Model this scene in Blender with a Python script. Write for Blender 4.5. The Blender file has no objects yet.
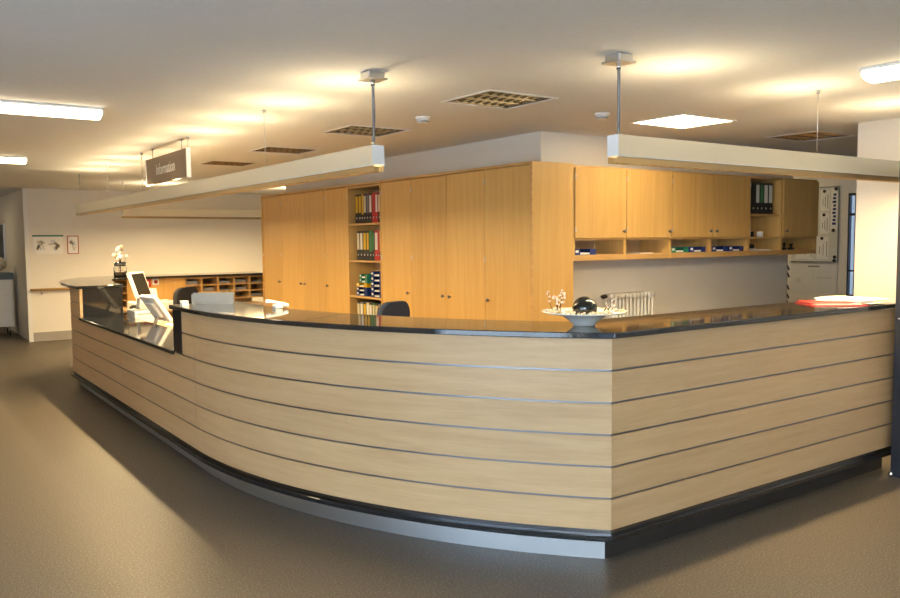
import bpy, bmesh, math, random
from mathutils import Vector, Matrix
random.seed(7)
SC = bpy.context.scene
COL = SC.collection
PI = math.pi
R = math.radians

# ------------------------------------------------------------------ camera
EYE = 1.62
F_PX, YAW, PITCH, ROLL = 812.42, 0.957574, -0.0721572, -0.0094802
fw = Vector((math.cos(YAW)*math.cos(PITCH), math.sin(YAW)*math.cos(PITCH), math.sin(PITCH)))
rt = Vector((math.sin(YAW), -math.cos(YAW), 0))
up = rt.cross(fw)
r2 = rt*math.cos(ROLL)+up*math.sin(ROLL)
u2 = up*math.cos(ROLL)-rt*math.sin(ROLL)
cd = bpy.data.cameras.new('camera')
cam = bpy.data.objects.new('camera', cd)
COL.objects.link(cam)
M = Matrix.Identity(4)
for i in range(3):
    M[i][0] = r2[i]; M[i][1] = u2[i]; M[i][2] = -fw[i]
M[2][3] = EYE
cam.matrix_world = M
cd.sensor_width = 36
cd.sensor_fit = 'HORIZONTAL'
cd.lens = F_PX/900*36
cd.clip_start = 0.05
SC.camera = cam

# ------------------------------------------------------------------ world, daylight, exposure
w = bpy.data.worlds.new('world'); SC.world = w
w.use_nodes = True
w.node_tree.nodes['Background'].inputs[0].default_value = (0.55, 0.72, 1, 1)
w.node_tree.nodes['Background'].inputs[1].default_value = 1.0
SC.view_settings.view_transform = 'Standard'
SC.view_settings.look = 'None'
SC.view_settings.gamma = 1
SC.view_settings.exposure = 0.9
SC.view_settings.use_curve_mapping = False
WARM = (1.0, 0.73, 0.37)
DAY = (0.68, 0.84, 1.0)

def area_light(name, loc, rot, sx, sy, power, color, shape='RECTANGLE', parent=None, spread=PI):
    l = bpy.data.lights.new(name, 'AREA')
    l.shape = shape; l.size = sx; l.size_y = sy; l.energy = power; l.color = color; l.spread = spread
    o = bpy.data.objects.new(name, l); COL.objects.link(o)
    o.location = loc; o.rotation_euler = rot
    if parent is not None: o.parent = parent
    return o
# daylight entering through the glazed front behind the camera (window_1 and window_2 below)
area_light('daylight_front', (-1.9, -2.50, 1.3), (R(118), 0, R(180)), 2.8, 2.2, 1600, DAY)
area_light('daylight_side', (-3.44, 0.6, 1.3), (R(104), 0, R(-90)), 4.0, 2.2, 120, DAY)

# ------------------------------------------------------------------ geometry helpers
class MB:
    def __init__(s): s.v = []; s.f = []; s.sm = []
    def add(s, vs, fs, smooth=False):
        b = len(s.v); s.v += [tuple(p) for p in vs]
        for f in fs: s.f.append(tuple(b+i for i in f)); s.sm.append(smooth)
        return s
    def box(s, x0, x1, y0, y1, z0, z1):
        return s.add([(x0,y0,z0),(x1,y0,z0),(x1,y1,z0),(x0,y1,z0),(x0,y0,z1),(x1,y0,z1),(x1,y1,z1),(x0,y1,z1)],
              [(0,3,2,1),(4,5,6,7),(0,1,5,4),(1,2,6,5),(2,3,7,6),(3,0,4,7)])
    def obox(s, c, ax, ay, az, hx, hy, hz):
        c = Vector(c); vs = []
        for k in (-1, 1):
            for (i, j) in ((-1,-1),(1,-1),(1,1),(-1,1)):
                vs.append(c+Vector(ax)*hx*i+Vector(ay)*hy*j+Vector(az)*hz*k)
        return s.add(vs, [(0,3,2,1),(4,5,6,7),(0,1,5,4),(1,2,6,5),(2,3,7,6),(3,0,4,7)])
    def strip(s, outer, inner, z0, z1, smooth=False):
        n = len(outer); vs = []
        for (a, b) in zip(outer, inner):
            vs += [(a[0],a[1],z0),(b[0],b[1],z0),(b[0],b[1],z1),(a[0],a[1],z1)]
        fs = []
        for i in range(n-1):
            a, b = 4*i, 4*i+4
            fs += [(a+3,b+3,b,a),(a+2,b+2,b+3,a+3),(a+1,b+1,b+2,a+2),(a,b,b+1,a+1)]
        fs += [(0,1,2,3),(4*n-1,4*n-2,4*n-3,4*n-4)]
        return s.add(vs, fs, smooth)
    def prism(s, poly, z0, z1):
        n = len(poly)
        vs = [(p[0],p[1],z0) for p in poly]+[(p[0],p[1],z1) for p in poly]
        fs = [tuple(range(n-1,-1,-1)), tuple(range(n,2*n))]
        fs += [(i,(i+1)%n,n+(i+1)%n,n+i) for i in range(n)]
        return s.add(vs, fs)
    def lathe(s, prof, n=24, c=(0,0,0), smooth=True):
        vs = []; fs = []
        m = len(prof)
        for (r, z) in prof:
            for k in range(n):
                a = 2*PI*k/n
                vs.append((c[0]+r*math.cos(a), c[1]+r*math.sin(a), c[2]+z))
        for j in range(m-1):
            for k in range(n):
                fs.append((j*n+k, j*n+(k+1)%n, (j+1)*n+(k+1)%n, (j+1)*n+k))
        if prof[0][0] > 1e-5: fs.append(tuple(range(n-1,-1,-1)))
        if prof[-1][0] > 1e-5: fs.append(tuple((m-1)*n+k for k in range(n)))
        return s.add(vs, fs, smooth)
    def tube(s, pts, r, n=8, closed=False):
        pts = [Vector(p) for p in pts]; m = len(pts); vs = []; fs = []
        ref = Vector((0,0,1))
        for i, p in enumerate(pts):
            if closed: d = pts[(i+1)%m]-pts[i-1]
            else: d = pts[min(i+1,m-1)]-pts[max(i-1,0)]
            d.normalize()
            q = ref if abs(d.dot(ref)) < 0.95 else Vector((1,0,0))
            a = d.cross(q).normalized(); b = d.cross(a)
            rr = r[i] if isinstance(r, (list, tuple)) else r
            for k in range(n):
                t = 2*PI*k/n
                vs.append(p+a*rr*math.cos(t)+b*rr*math.sin(t))
        for i in range(m if closed else m-1):
            j = (i+1) % m
            for k in range(n):
                fs.append((i*n+k, i*n+(k+1)%n, j*n+(k+1)%n, j*n+k))
        if not closed:
            fs.append(tuple(range(n-1,-1,-1))); fs.append(tuple((m-1)*n+k for k in range(n)))
        return s.add(vs, fs, True)
    def ball(s, c, r, n=16, sq=1.0):
        m = max(6, n//2)
        return s.lathe([(max(1e-6, r*math.sin(PI*i/m)), -r*sq*math.cos(PI*i/m)) for i in range(m+1)], n, c)
    def mesh(s, name, mat=None, org=(0,0,0), bevel=0.0):
        me = bpy.data.meshes.new(name)
        me.from_pydata([(p[0]-org[0], p[1]-org[1], p[2]-org[2]) for p in s.v], [], s.f)
        for p, q in zip(me.polygons, s.sm): p.use_smooth = q
        bm = bmesh.new(); bm.from_mesh(me)
        bmesh.ops.remove_doubles(bm, verts=bm.verts, dist=1e-6)
        bmesh.ops.recalc_face_normals(bm, faces=bm.faces)
        if bevel > 0:
            es = [e for e in bm.edges if len(e.link_faces) == 2 and e.calc_face_angle(0) > R(50)]
            bmesh.ops.bevel(bm, geom=es, offset=bevel, segments=1, profile=0.6, affect='EDGES')
        bm.to_mesh(me); bm.free()
        if mat is not None: me.materials.append(mat)
        return me

def obj(name, mb, mat, parent=None, bevel=0.0, world=True):
    """one mesh object; vertices given in world space are made local to the thing's base"""
    org = (0,0,0)
    if parent is not None and world:
        p = parent; org = [0,0,0]
        while p is not None:
            org = [org[i]+p.location[i] for i in range(3)]; p = p.parent
    o = bpy.data.objects.new(name, mb.mesh(name, mat, org, bevel))
    COL.objects.link(o)
    if parent is not None: o.parent = parent
    return o
def tag(o, label=None, cat=None, group=None, kind=None):
    if label: o['label'] = label
    if cat: o['category'] = cat
    if group: o['group'] = group
    if kind: o['kind'] = kind
    return o
def thing(name, label, cat, loc=(0,0,0), rotz=0, group=None):
    o = bpy.data.objects.new(name, None); COL.objects.link(o)
    o.empty_display_size = 0.1
    o.location = loc; o.rotation_euler = (0,0,rotz)
    return tag(o, label, cat, group)
def struct(name, mb, mat, label=None, bevel=0.0):
    o = obj(name, mb, mat, None, bevel)
    return tag(o, label, None, None, 'structure')
def copy_tree(o, parent=None):
    c = o.copy(); COL.objects.link(c); c.parent = parent
    for ch in list(o.children): copy_tree(ch, c)
    return c

# ------------------------------------------------------------------ materials
def mat(name, col, rough=0.5, metal=0.0, spec=0.5, emit=None, estr=0.0, trans=0.0, ior=1.45, coat=0.0):
    m = bpy.data.materials.new(name); m.use_nodes = True
    b = m.node_tree.nodes['Principled BSDF']
    b.inputs['Base Color'].default_value = (*col, 1)
    b.inputs['Roughness'].default_value = rough
    b.inputs['Metallic'].default_value = metal
    b.inputs['Specular IOR Level'].default_value = spec
    b.inputs['IOR'].default_value = ior
    b.inputs['Transmission Weight'].default_value = trans
    b.inputs['Coat Weight'].default_value = coat
    if emit:
        b.inputs['Emission Color'].default_value = (*emit, 1)
        b.inputs['Emission Strength'].default_value = estr
    return m
def nn(m, t, **kw):
    n = m.node_tree.nodes.new(t)
    for k, v in kw.items(): setattr(n, k, v)
    return n
def lk(m, a, b): m.node_tree.links.new(a, b)
def ramp(m, fac, stops):
    r = nn(m, 'ShaderNodeValToRGB')
    e = r.color_ramp.elements
    while len(e) < len(stops): e.new(0.5)
    for el, (p, c) in zip(e, stops): el.position = p; el.color = (*c, 1)
    lk(m, fac, r.inputs[0])
    return r.outputs[0]
def wood(name, dark, light, scale, rough=0.4, vary=0.10, bump=0.02):
    m = mat(name, light, rough)
    b = m.node_tree.nodes['Principled BSDF']
    tc = nn(m, 'ShaderNodeTexCoord'); mp = nn(m, 'ShaderNodeMapping')
    oi = nn(m, 'ShaderNodeObjectInfo')
    mp.inputs['Scale'].default_value = scale
    lk(m, tc.outputs['Object'], mp.inputs['Vector'])
    mul = nn(m, 'ShaderNodeMath', operation='MULTIPLY'); mul.inputs[1].default_value = 37.0
    lk(m, oi.outputs['Random'], mul.inputs[0])
    n1 = nn(m, 'ShaderNodeTexNoise', noise_dimensions='4D')
    n1.inputs['Scale'].default_value = 1.0; n1.inputs['Detail'].default_value = 5; n1.inputs['Roughness'].default_value = 0.6
    n1.inputs['Distortion'].default_value = 0.4
    lk(m, mp.outputs[0], n1.inputs['Vector']); lk(m, mul.outputs[0], n1.inputs['W'])
    mp2 = nn(m, 'ShaderNodeMapping'); mp2.inputs['Scale'].default_value = tuple(q*5 for q in scale)
    lk(m, tc.outputs['Object'], mp2.inputs['Vector'])
    n2 = nn(m, 'ShaderNodeTexNoise', noise_dimensions='4D'); n2.inputs['Scale'].default_value = 1.0; n2.inputs['Detail'].default_value = 2
    lk(m, mp2.outputs[0], n2.inputs['Vector']); lk(m, mul.outputs[0], n2.inputs['W'])
    mx = nn(m, 'ShaderNodeMath', operation='MULTIPLY_ADD'); mx.inputs[1].default_value = 0.35
    lk(m, n2.outputs[0], mx.inputs[0]); lk(m, n1.outputs[0], mx.inputs[2])
    c = ramp(m, mx.outputs[0], [(0.42, dark), (0.85, light)])
    hv = nn(m, 'ShaderNodeHueSaturation')
    vr = nn(m, 'ShaderNodeMapRange')
    vr.inputs['To Min'].default_value = 1-vary; vr.inputs['To Max'].default_value = 1+vary
    lk(m, oi.outputs['Random'], vr.inputs['Value']); lk(m, vr.outputs[0], hv.inputs['Value'])
    lk(m, c, hv.inputs['Color']); lk(m, hv.outputs[0], b.inputs['Base Color'])
    bp = nn(m, 'ShaderNodeBump'); bp.inputs['Strength'].default_value = bump
    lk(m, n2.outputs[0], bp.inputs['Height']); lk(m, bp.outputs[0], b.inputs['Normal'])
    return m
def speckle(name, stops, scale, rough, detail=2, spec=0.5, bump=0.0, coat=0.0):
    m = mat(name, (0.5,0.5,0.5), rough, spec=spec, coat=coat)
    b = m.node_tree.nodes['Principled BSDF']
    tc = nn(m, 'ShaderNodeTexCoord')
    n1 = nn(m, 'ShaderNodeTexNoise'); n1.inputs['Scale'].default_value = scale; n1.inputs['Detail'].default_value = detail
    n1.inputs['Roughness'].default_value = 0.7
    lk(m, tc.outputs['Object'], n1.inputs['Vector'])
    lk(m, ramp(m, n1.outputs[0], stops), b.inputs['Base Color'])
    if bump:
        bp = nn(m, 'ShaderNodeBump'); bp.inputs['Strength'].default_value = bump
        lk(m, n1.outputs[0], bp.inputs['Height']); lk(m, bp.outputs[0], b.inputs['Normal'])
    return m

M_CAB = wood('beech_veneer_vertical', (0.57,0.32,0.090), (0.67,0.415,0.135), (22,22,0.9), 0.38, 0.05)
M_CABH = wood('beech_edge', (0.50,0.28,0.09), (0.62,0.38,0.14), (2,2,30), 0.42, 0.03)
M_INN = wood('beech_interior', (0.50,0.33,0.17), (0.60,0.42,0.23), (14,14,1.5), 0.5, 0.03)
M_PAN = wood('maple_panel_horizontal', (0.50,0.318,0.155), (0.60,0.405,0.212), (1.6,1.6,24), 0.42, 0.05)
M_GRAN = speckle('black_granite', [(0.35,(0.006,0.007,0.009)),(0.56,(0.018,0.019,0.021)),(0.66,(0.06,0.06,0.058)),(0.74,(0.16,0.15,0.14))], 190, 0.06, 3, 0.7)
M_ALU = mat('brushed_aluminium', (0.62,0.64,0.67), 0.33, 1.0)
M_ALUD = mat('joint_aluminium', (0.22,0.22,0.235), 0.4, 1.0)
M_ALUE = mat('edge_aluminium', (0.20,0.205,0.22), 0.25, 1.0)
M_PLIN = mat('plinth_aluminium', (0.70,0.72,0.74), 0.40, 1.0)
M_PLIND = mat('shaded_plinth', (0.035,0.030,0.026), 0.35)  # shade on the right facet's plinth put into the colour
M_CHROME = mat('chrome', (0.8,0.8,0.82), 0.12, 1.0)
M_WALL = speckle('wall_paint', [(0.3,(0.79,0.75,0.67)),(0.7,(0.82,0.78,0.70))], 60, 0.7, 3, 0.3, 0.02)
M_CEIL = speckle('ceiling_paint', [(0.3,(0.80,0.79,0.77)),(0.7,(0.83,0.82,0.80))], 30, 0.85, 2, 0.2)
M_FLOOR = speckle('speckled_linoleum', [(0.30,(0.045,0.038,0.030)),(0.44,(0.105,0.088,0.068)),(0.60,(0.128,0.107,0.083)),(0.69,(0.30,0.26,0.20))], 105, 0.46, 2, 0.3, 0.0)
M_WHITE = mat('white_plastic', (0.80,0.80,0.78), 0.4)
M_PAPER = mat('paper', (0.86,0.85,0.82), 0.8)
M_LAMP = mat('lamp_housing_silver', (0.72,0.64,0.48), 0.4, 0.3)
M_LOUV = mat('louvre_bronze', (0.50,0.36,0.18), 0.35, 0.8)
M_VENT = mat('louvre_blade', (0.40,0.32,0.20), 0.25, 0.9)
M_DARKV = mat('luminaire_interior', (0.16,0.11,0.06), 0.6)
M_BLACK = mat('black_plastic', (0.018,0.018,0.02), 0.45)
M_FAB = speckle('charcoal_fabric', [(0.3,(0.02,0.02,0.022)),(0.7,(0.05,0.05,0.055))], 400, 0.95, 2, 0.1)
M_FABB = speckle('navy_fabric', [(0.3,(0.03,0.04,0.07)),(0.7,(0.06,0.075,0.12))], 400, 0.95, 2, 0.1)
M_SCREEN = mat('dark_screen', (0.02,0.022,0.022), 0.15)
M_SIGN = mat('sign_taupe', (0.21,0.14,0.09), 0.5)
M_TXT = mat('sign_lettering', (0.75,0.70,0.60), 0.5)
M_GLASS = mat('clear_glass', (0.95,0.97,0.96), 0.02, trans=1.0)
M_FROST = mat('frosted_acrylic', (0.22,0.235,0.24), 0.3, trans=0.3)
M_GREY = mat('grey_plastic', (0.30,0.31,0.32), 0.5)
M_DGREY = mat('anthracite_metal', (0.025,0.028,0.038), 0.4)
M_TEAL = mat('trolley_top_blue', (0.09,0.14,0.18), 0.4)
M_TUBE = mat('lit_diffuser', (0.9,0.9,0.9), 0.5, emit=(1.0,0.80,0.50), estr=7.0)
M_LED = mat('lit_panel_diffuser', (0.9,0.9,0.9), 0.5, emit=(1.0,0.80,0.50), estr=13.0)
M_UPL = mat('lit_lamp_bulb', (0.9,0.9,0.9), 0.5, emit=WARM, estr=20.0)
M_SKYG = mat('window_glass', (0.85,0.92,1.0), 0.02, trans=1.0)
M_RAD = mat('radiator_white', (0.78,0.77,0.74), 0.4)
M_RED = mat('red_card', (0.42,0.035,0.03), 0.5)
M_BLUE = mat('blue_plastic', (0.012,0.03,0.17), 0.3)
M_GREEN = mat('green_plastic', (0.02,0.20,0.13), 0.3)
M_YELL = mat('yellow_plastic', (0.62,0.36,0.01), 0.35)
M_BALL = mat('black_glass_ball', (0.006,0.008,0.008), 0.03, spec=0.9)
M_BOWL = mat('white_ceramic', (0.78,0.78,0.72), 0.15)
M_PEBB = mat('cream_pebble', (0.66,0.55,0.38), 0.6)
M_TWIG = mat('brown_twig', (0.12,0.06,0.03), 0.8)
M_BLOS = mat('pale_blossom', (0.80,0.66,0.56), 0.8)
M_KICK = mat('grey_kick_strip', (0.36,0.33,0.29), 0.6)

# ------------------------------------------------------------------ setting
CE = 2.54
fl = MB().box(-3.6, 10.4, -2.7, 20.2, -0.06, 0.0)
struct('floor', fl, M_FLOOR, 'brown speckled linoleum floor')

VX = (3.13, 3.67); VR = (6.75, 7.33); VL = (4.95, 5.56)
VY = [(4.0, 4.5), (5.78, 6.29), (7.47, 7.95), (9.06, 9.56)]
holes = [(VX[0], VX[1], a, b) for a, b in VY]+[(VR[0], VR[1], *VY[0]), (VL[0], VL[1], *VY[0])]
cm = MB()
xs = sorted({-3.6, 10.4} | {h[0] for h in holes} | {h[1] for h in holes})
ys = sorted({-2.7, 20.2} | {h[2] for h in holes} | {h[3] for h in holes})
for i in range(len(xs)-1):
    for j in range(len(ys)-1):
        cx_, cy_ = (xs[i]+xs[i+1])/2, (ys[j]+ys[j+1])/2
        if any(h[0] < cx_ < h[1] and h[2] < cy_ < h[3] for h in holes): continue
        cm.box(xs[i], xs[i+1], ys[j], ys[j+1], CE, CE+0.03)
struct('ceiling', cm, M_CEIL, 'flat white ceiling with recessed square luminaires')

YB = 15.0; XP = 2.02
struct('wall_back', MB().box(XP, 9.0, YB, YB+0.15, 0, CE), M_WALL, 'plain back wall behind the far desk')
struct('wall_corridor', MB().box(XP, XP+0.12, YB+0.15, 20.0, 0, CE), M_WALL, 'side wall of the far corridor')
struct('wall_corridor_end', MB().box(-3.5, XP, 20.0, 20.15, 0, CE), M_WALL, 'end wall of the far corridor')
struct('trim_1', MB().box(XP-0.02, XP+0.045, YB-0.02, YB, 0, CE), M_WHITE, 'white corner guard on the back wall')
struct('baseboard_back', MB().box(XP+0.045, 9.0, YB-0.02, YB, 0, 0.15), M_KICK, 'grey kick strip along the back wall')
struct('wall_left', MB().box(-3.6, -3.5, 2.8, 20.0, 0, CE).box(-3.6,-3.5,-2.7,-1.6,0,CE).box(-3.6,-3.5,-1.6,2.8,2.4,CE), M_WALL, 'left wall')
struct('wall_front', MB().box(0.4, 10.4, -2.7, -2.56, 0, CE).box(-3.5,-3.4,-2.7,-2.56,0,CE).box(-3.4,0.4,-2.7,-2.56,2.4,CE), M_WALL, 'wall behind the viewer')
for nme, horiz in (('window_1', True), ('window_2', False)):
    fr = MB()
    for k in range(4):
        t = k/3
        if horiz:
            x = -3.4+3.8*t; x = min(max(x, -3.37), 0.37); fr.box(x-0.03, x+0.03, -2.66, -2.60, 0, 2.4)
        else:
            y = -1.6+4.4*t; y = min(max(y, -1.57), 2.77); fr.box(-3.58, -3.52, y-0.03, y+0.03, 0, 2.4)
    if horiz: fr.box(-3.4, 0.4, -2.66, -2.60, 0, 0.08).box(-3.4, 0.4, -2.66, -2.60, 2.32, 2.4)
    else: fr.box(-3.58, -3.52, -1.6, 2.8, 0, 0.08).box(-3.58, -3.52, -1.6, 2.8, 2.32, 2.4)
    wo = struct(nme, fr, M_DGREY, 'glazed shop front window frame')
    for k in range(3):
        if horiz: p = MB().box(-3.34+3.8/3*k, -3.4+3.8/3*(k+1), -2.635, -2.627, 0.08, 2.32)
        else: p = MB().box(-3.555, -3.547, -1.54+4.4/3*k, -1.6+4.4/3*(k+1), 0.08, 2.32)
        obj('pane', p, M_SKYG, wo)
# pillar wall on the right, wall with notices, outer walls
XPIL = 6.57
struct('wall_pillar', MB().box(XPIL, XPIL+0.35, -2.56, 3.55, 0, CE), M_WALL, 'white pillar wall at the right')
wr = MB().box(10.0, 10.15, -2.56, 5.39, 0, CE).box(10.0, 10.15, 5.48, 15.0, 0, CE).box(10.0,10.15,5.39,5.48,0,0.86).box(10.0,10.15,5.39,5.48,2.16,CE)
struct('wall_right', wr, M_WALL, 'cream wall with notices beyond the wall cupboards')
wf = MB().box(9.97,10.03,5.385,5.40,0.86,2.16).box(9.97,10.03,5.47,5.485,0.86,2.16).box(9.97,10.03,5.40,5.47,0.86,0.89).box(9.97,10.03,5.40,5.47,2.13,2.16).box(9.98,10.02,5.40,5.47,1.18,1.20).box(9.98,10.02,5.40,5.47,1.88,1.91)
w3 = struct('window_3', wf, M_BLACK, 'narrow dark framed window slit')
obj('pane', MB().box(10.03,10.038,5.40,5.47,0.89,2.13), M_SKYG, w3)
# partition block that carries the cupboards (wall behind the wall units and bulkhead above)
YW = 5.33
struct('wall_cupboards', MB().box(4.67, 8.42, YW, YW+0.12, 0, CE), M_WALL, 'white wall behind the wall cupboards')
struct('wall_cabinets', MB().box(4.67, 4.79, YW+0.12, 10.56, 0, CE), M_WALL, 'white wall behind the tall cabinets')
struct('trim_2', MB().box(4.67, 8.42, 5.27, YW, 2.25, CE), M_WALL, 'white bulkhead above the wall cupboards')

# ------------------------------------------------------------------ reception counter
CX, CY, RR = 5.815, 5.59, 4.05
XS, YC, XE = 1.765, 2.766, 5.69
YSTEP, YF, YFE = 5.86, 9.47, 9.98
ZT, ZG = 1.135, 1.165
def thc(off): return math.asin((CY-(YC-off))/(RR+off))
def apt(off, th): return (CX-(RR+off)*math.cos(th), CY-(RR+off)*math.sin(th))
def arc(off, t0=1.0, t1=0.0, n=28):          # t=1 the corner, t=0 the tangent to the straight front
    a = thc(off)
    return [apt(off, a*(t0+(t1-t0)*i/n)) for i in range(n+1)]
def ribbon(mb, o1, o2, z0, z1, t0=1.0, t1=0.0, n=28):
    return mb.strip(arc(o1,t0,t1,n), arc(o2,t0,t1,n), z0, z1)
def corner(off): return apt(off, thc(off))
def rfacet(mb, o1, o2, z0, z1, xe=XE):
    a, b = corner(o1), corner(o2)
    return mb.prism([a, (xe, YC-o1), (xe, YC-o2), b], z0, z1)
ctr = thing('reception_counter', 'long curved reception counter with pale maple slat front and granite base strip', 'counter', (2.913, 2.766, 0))
zr = [(1.135-0.16*k-(0.0055 if k else 0), 1.135-0.16*(k+1)+0.0055) for k in range(6)]
zr[5] = (zr[5][0], 0.177)
farbody = [(XS,YFE),(1.98,10.9),(2.2,11.5),(2.6,11.93),(3.2,12.0),(4.7,12.0)]
farin = [(XS+0.018,YFE),(1.998,10.89),(2.215,11.487),(2.607,11.912),(3.2,11.982),(4.7,11.982)]
for k, (zt_, zb_) in enumerate(zr):
    obj('front_panel', rfacet(MB(), 0, -0.018, zb_, zt_), M_PAN, ctr)
    obj('front_panel', ribbon(MB(), 0, -0.018, zb_, zt_, 1.0, 0.0), M_PAN, ctr)
    if k < 2:
        obj('front_panel', MB().box(XS, XS+0.018, CY+0.002, YSTEP, zb_, zt_), M_PAN, ctr)
        obj('front_panel', MB().box(XS, XS+0.018, YF+0.01, YFE, zb_, zt_), M_PAN, ctr)
    else:
        obj('front_panel', MB().box(XS, XS+0.018, CY+0.002, 7.7, zb_, zt_), M_PAN, ctr)
        obj('front_panel', MB().box(XS, XS+0.018, 7.702, YFE, zb_, zt_), M_PAN, ctr)
    obj('front_panel', MB().strip(farbody, farin, zb_, zt_), M_PAN, ctr)
for k in range(1, 6):
    z = 1.135-0.16*k
    s = MB()
    rfacet(s, -0.008, -0.020, z-0.0058, z+0.0058); ribbon(s, -0.008, -0.020, z-0.0058, z+0.0058)
    s.box(XS+0.008, XS+0.02, CY, YFE if k >= 2 else YSTEP, z-0.0058, z+0.0058)
    obj('joint_strip', s, M_ALUD, ctr)
    if k == 1: obj('joint_strip', MB().box(XS+0.008, XS+0.02, YF+0.01, YFE, z-0.0058, z+0.0058), M_ALUD, ctr)
s = MB(); rfacet(s, -0.002, -0.03, 0.150, 0.1765); ribbon(s, -0.002, -0.03, 0.150, 0.1765); s.box(XS+0.002, XS+0.03, CY, YFE, 0.150, 0.1765)
obj('edge_profile', s, M_ALUE, ctr)
for part in range(3):
    s = MB()
    if part == 0: rfacet(s, 0.022, -0.05, 0.122, 0.150)
    if part == 1: ribbon(s, 0.022, -0.05, 0.122, 0.150)
    if part == 2: s.box(XS-0.022, XS+0.05, CY+0.001, YFE, 0.122, 0.150)
    obj('base_strip', s, M_GRAN, ctr, 0.003)
    s = MB()
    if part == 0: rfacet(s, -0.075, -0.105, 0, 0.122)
    if part == 1: ribbon(s, -0.075, -0.105, 0, 0.122)
    if part == 2: s.box(XS+0.075, XS+0.105, CY+0.001, YFE, 0, 0.122)
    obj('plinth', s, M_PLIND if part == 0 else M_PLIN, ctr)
s = MB(); rfacet(s, -0.020, -0.06, 0.122, ZT); ribbon(s, -0.020, -0.06, 0.122, ZT)
s.box(XS+0.02, XS+0.06, CY, YSTEP, 0.122, ZT).box(XS+0.02, XS+0.06, YSTEP, YF, 0.122, 0.797).box(XS+0.02, XS+0.06, YF, YFE, 0.122, ZT)
obj('back_board', s, M_INN, ctr)
s = MB().box(XE-0.04, XE, YC+0.11, YC+0.48, 0, ZT)
obj('end_panel', s, M_INN, ctr)
for t in (0.75, 0.5, 0.25, 0.02):     # upright ribs that carry the worktop
    a = thc(-0.3)*t; p = apt(-0.29, a); d = Vector((math.cos(a), math.sin(a), 0)); q = Vector((-d.y, d.x, 0))
    obj('support_rib', MB().obox((p[0],p[1],ZT/2), d, q, (0,0,1), 0.15, 0.012, ZT/2), M_INN, ctr)
# granite uprights at both steps
obj('step_cladding', MB().box(XS-0.006, XS+0.46, YSTEP, 6.055, 0.827, ZT), M_GRAN, ctr, 0.003)
obj('step_cladding', MB().box(XS+0.03, XS+0.44, YF-0.03, YF+0.01, 0.827, ZT), M_GRAN, ctr, 0.003)
obj('step_post', MB().box(XS, XS+0.03, YF-0.02, YF+0.01, 0.827, ZT), M_PAN, ctr)
# inner wood side of the far return
obj('inner_panel', MB().box(2.75, 3.52, 11.50, 11.52, 0, ZT), M_CAB, ctr)

wt = thing('granite_worktop', 'polished black granite worktop with the flower bowl, following the curve of the counter', 'worktop', (2.93, 2.74, ZT))
obj('worktop_slab', rfacet(MB(), 0.025, -0.50, ZT, ZG), M_GRAN, wt, 0.004)
t_s = 0.42
obj('worktop_slab', ribbon(MB(), 0.025, -0.50, ZT, ZG, 1.0, t_s+0.0006), M_GRAN, wt, 0.004)
s = MB(); o1 = arc(0.025, t_s, 0, 14); o2 = arc(-0.50, t_s, 0, 14)
o1 += [(XS-0.025, 6.075)]; o2 += [(XS+0.50, 6.075)]
obj('worktop_slab', s.strip(o1, o2, ZT, ZG), M_GRAN, wt, 0.004)
lowt = obj('granite_worktop', MB().box(XS-0.02, XS+0.45, 6.057, YF-0.032, 0.797, 0.827), M_GRAN, None, 0.004)
tag(lowt, 'lowered black granite ledge between the two steps of the counter', 'worktop')
ftop_o = [(1.735,9.43),(1.725,9.9),(1.742,10.37),(1.80,10.85),(1.90,11.25),(2.03,11.6),(2.22,11.87),(2.5,12.05),(3.0,12.1),(4.75,12.1)]
ftop_i = [(2.22,9.43),(2.25,9.9),(2.32,10.37),(2.40,10.8),(2.47,11.05),(2.55,11.22),(2.68,11.33),(2.85,11.40),(3.2,11.42),(4.75,11.42)]
fo = obj('granite_worktop', MB().strip(ftop_o, ftop_i, ZT, ZG), M_GRAN, None, 0.004)
tag(fo, 'rounded granite worktop at the far end of the counter, carrying the flower vase', 'worktop')

# pigeonhole unit under the far worktop
pg = thing('pigeonhole_unit', 'wooden pigeonhole unit with dark letter slots, below the far worktop', 'shelf unit', (3.55, 11.5, 0.80))
x0, x1 = 3.53, 4.72; zlo, zhi = 0.80, 1.135
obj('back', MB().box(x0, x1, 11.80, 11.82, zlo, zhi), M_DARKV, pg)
nc = 5
for k in range(nc+1):
    x = x0+(x1-x0)*k/nc; obj('divider', MB().box(x-0.013, x+0.013, 11.5, 11.80, zlo, zhi), M_CABH, pg)
for k in range(4):
    z = zlo+0.012+(zhi-zlo-0.03)*k/3; obj('shelf', MB().box(x0+0.013, x1-0.013, 11.503, 11.80, z-0.010, z+0.010), M_CABH, pg)
for k in range(nc):
    for j in range(3):
        xa = x0+(x1-x0)*k/nc; zz = zlo+0.022+(zhi-zlo-0.03)*j/3
        if (k*3+j) % 4 != 1: obj('paper_stack', MB().box(xa+0.03, xa+0.2, 11.56, 11.78, zz, zz+0.02+0.015*((k+j)%3)), M_GREY, pg)
# staff desks
for nm, lab, bx in (('staff_desk', 'light wooden staff desk behind the lowered granite ledge', (2.24, 2.66, 6.2, 10.3)), ('staff_desk', 'light wooden desk in front of the pigeonhole unit', (2.6, 4.55, 10.75, 11.47))):
    t = thing(nm, lab, 'desk', ((bx[0]+bx[1])/2, (bx[2]+bx[3])/2, 0))
    obj('desk_top', MB().box(bx[0], bx[1], bx[2], bx[3], 0.722, 0.75), M_INN, t, 0.003)
    for (px, py) in ((bx[0]+0.05,bx[2]+0.05),(bx[1]-0.05,bx[2]+0.05),(bx[0]+0.05,bx[3]-0.05),(bx[1]-0.05,bx[3]-0.05)):
        obj('leg', MB().lathe([(0.022,0),(0.022,0.722)], 12, (px,py,0)), M_ALU, t)

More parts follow.
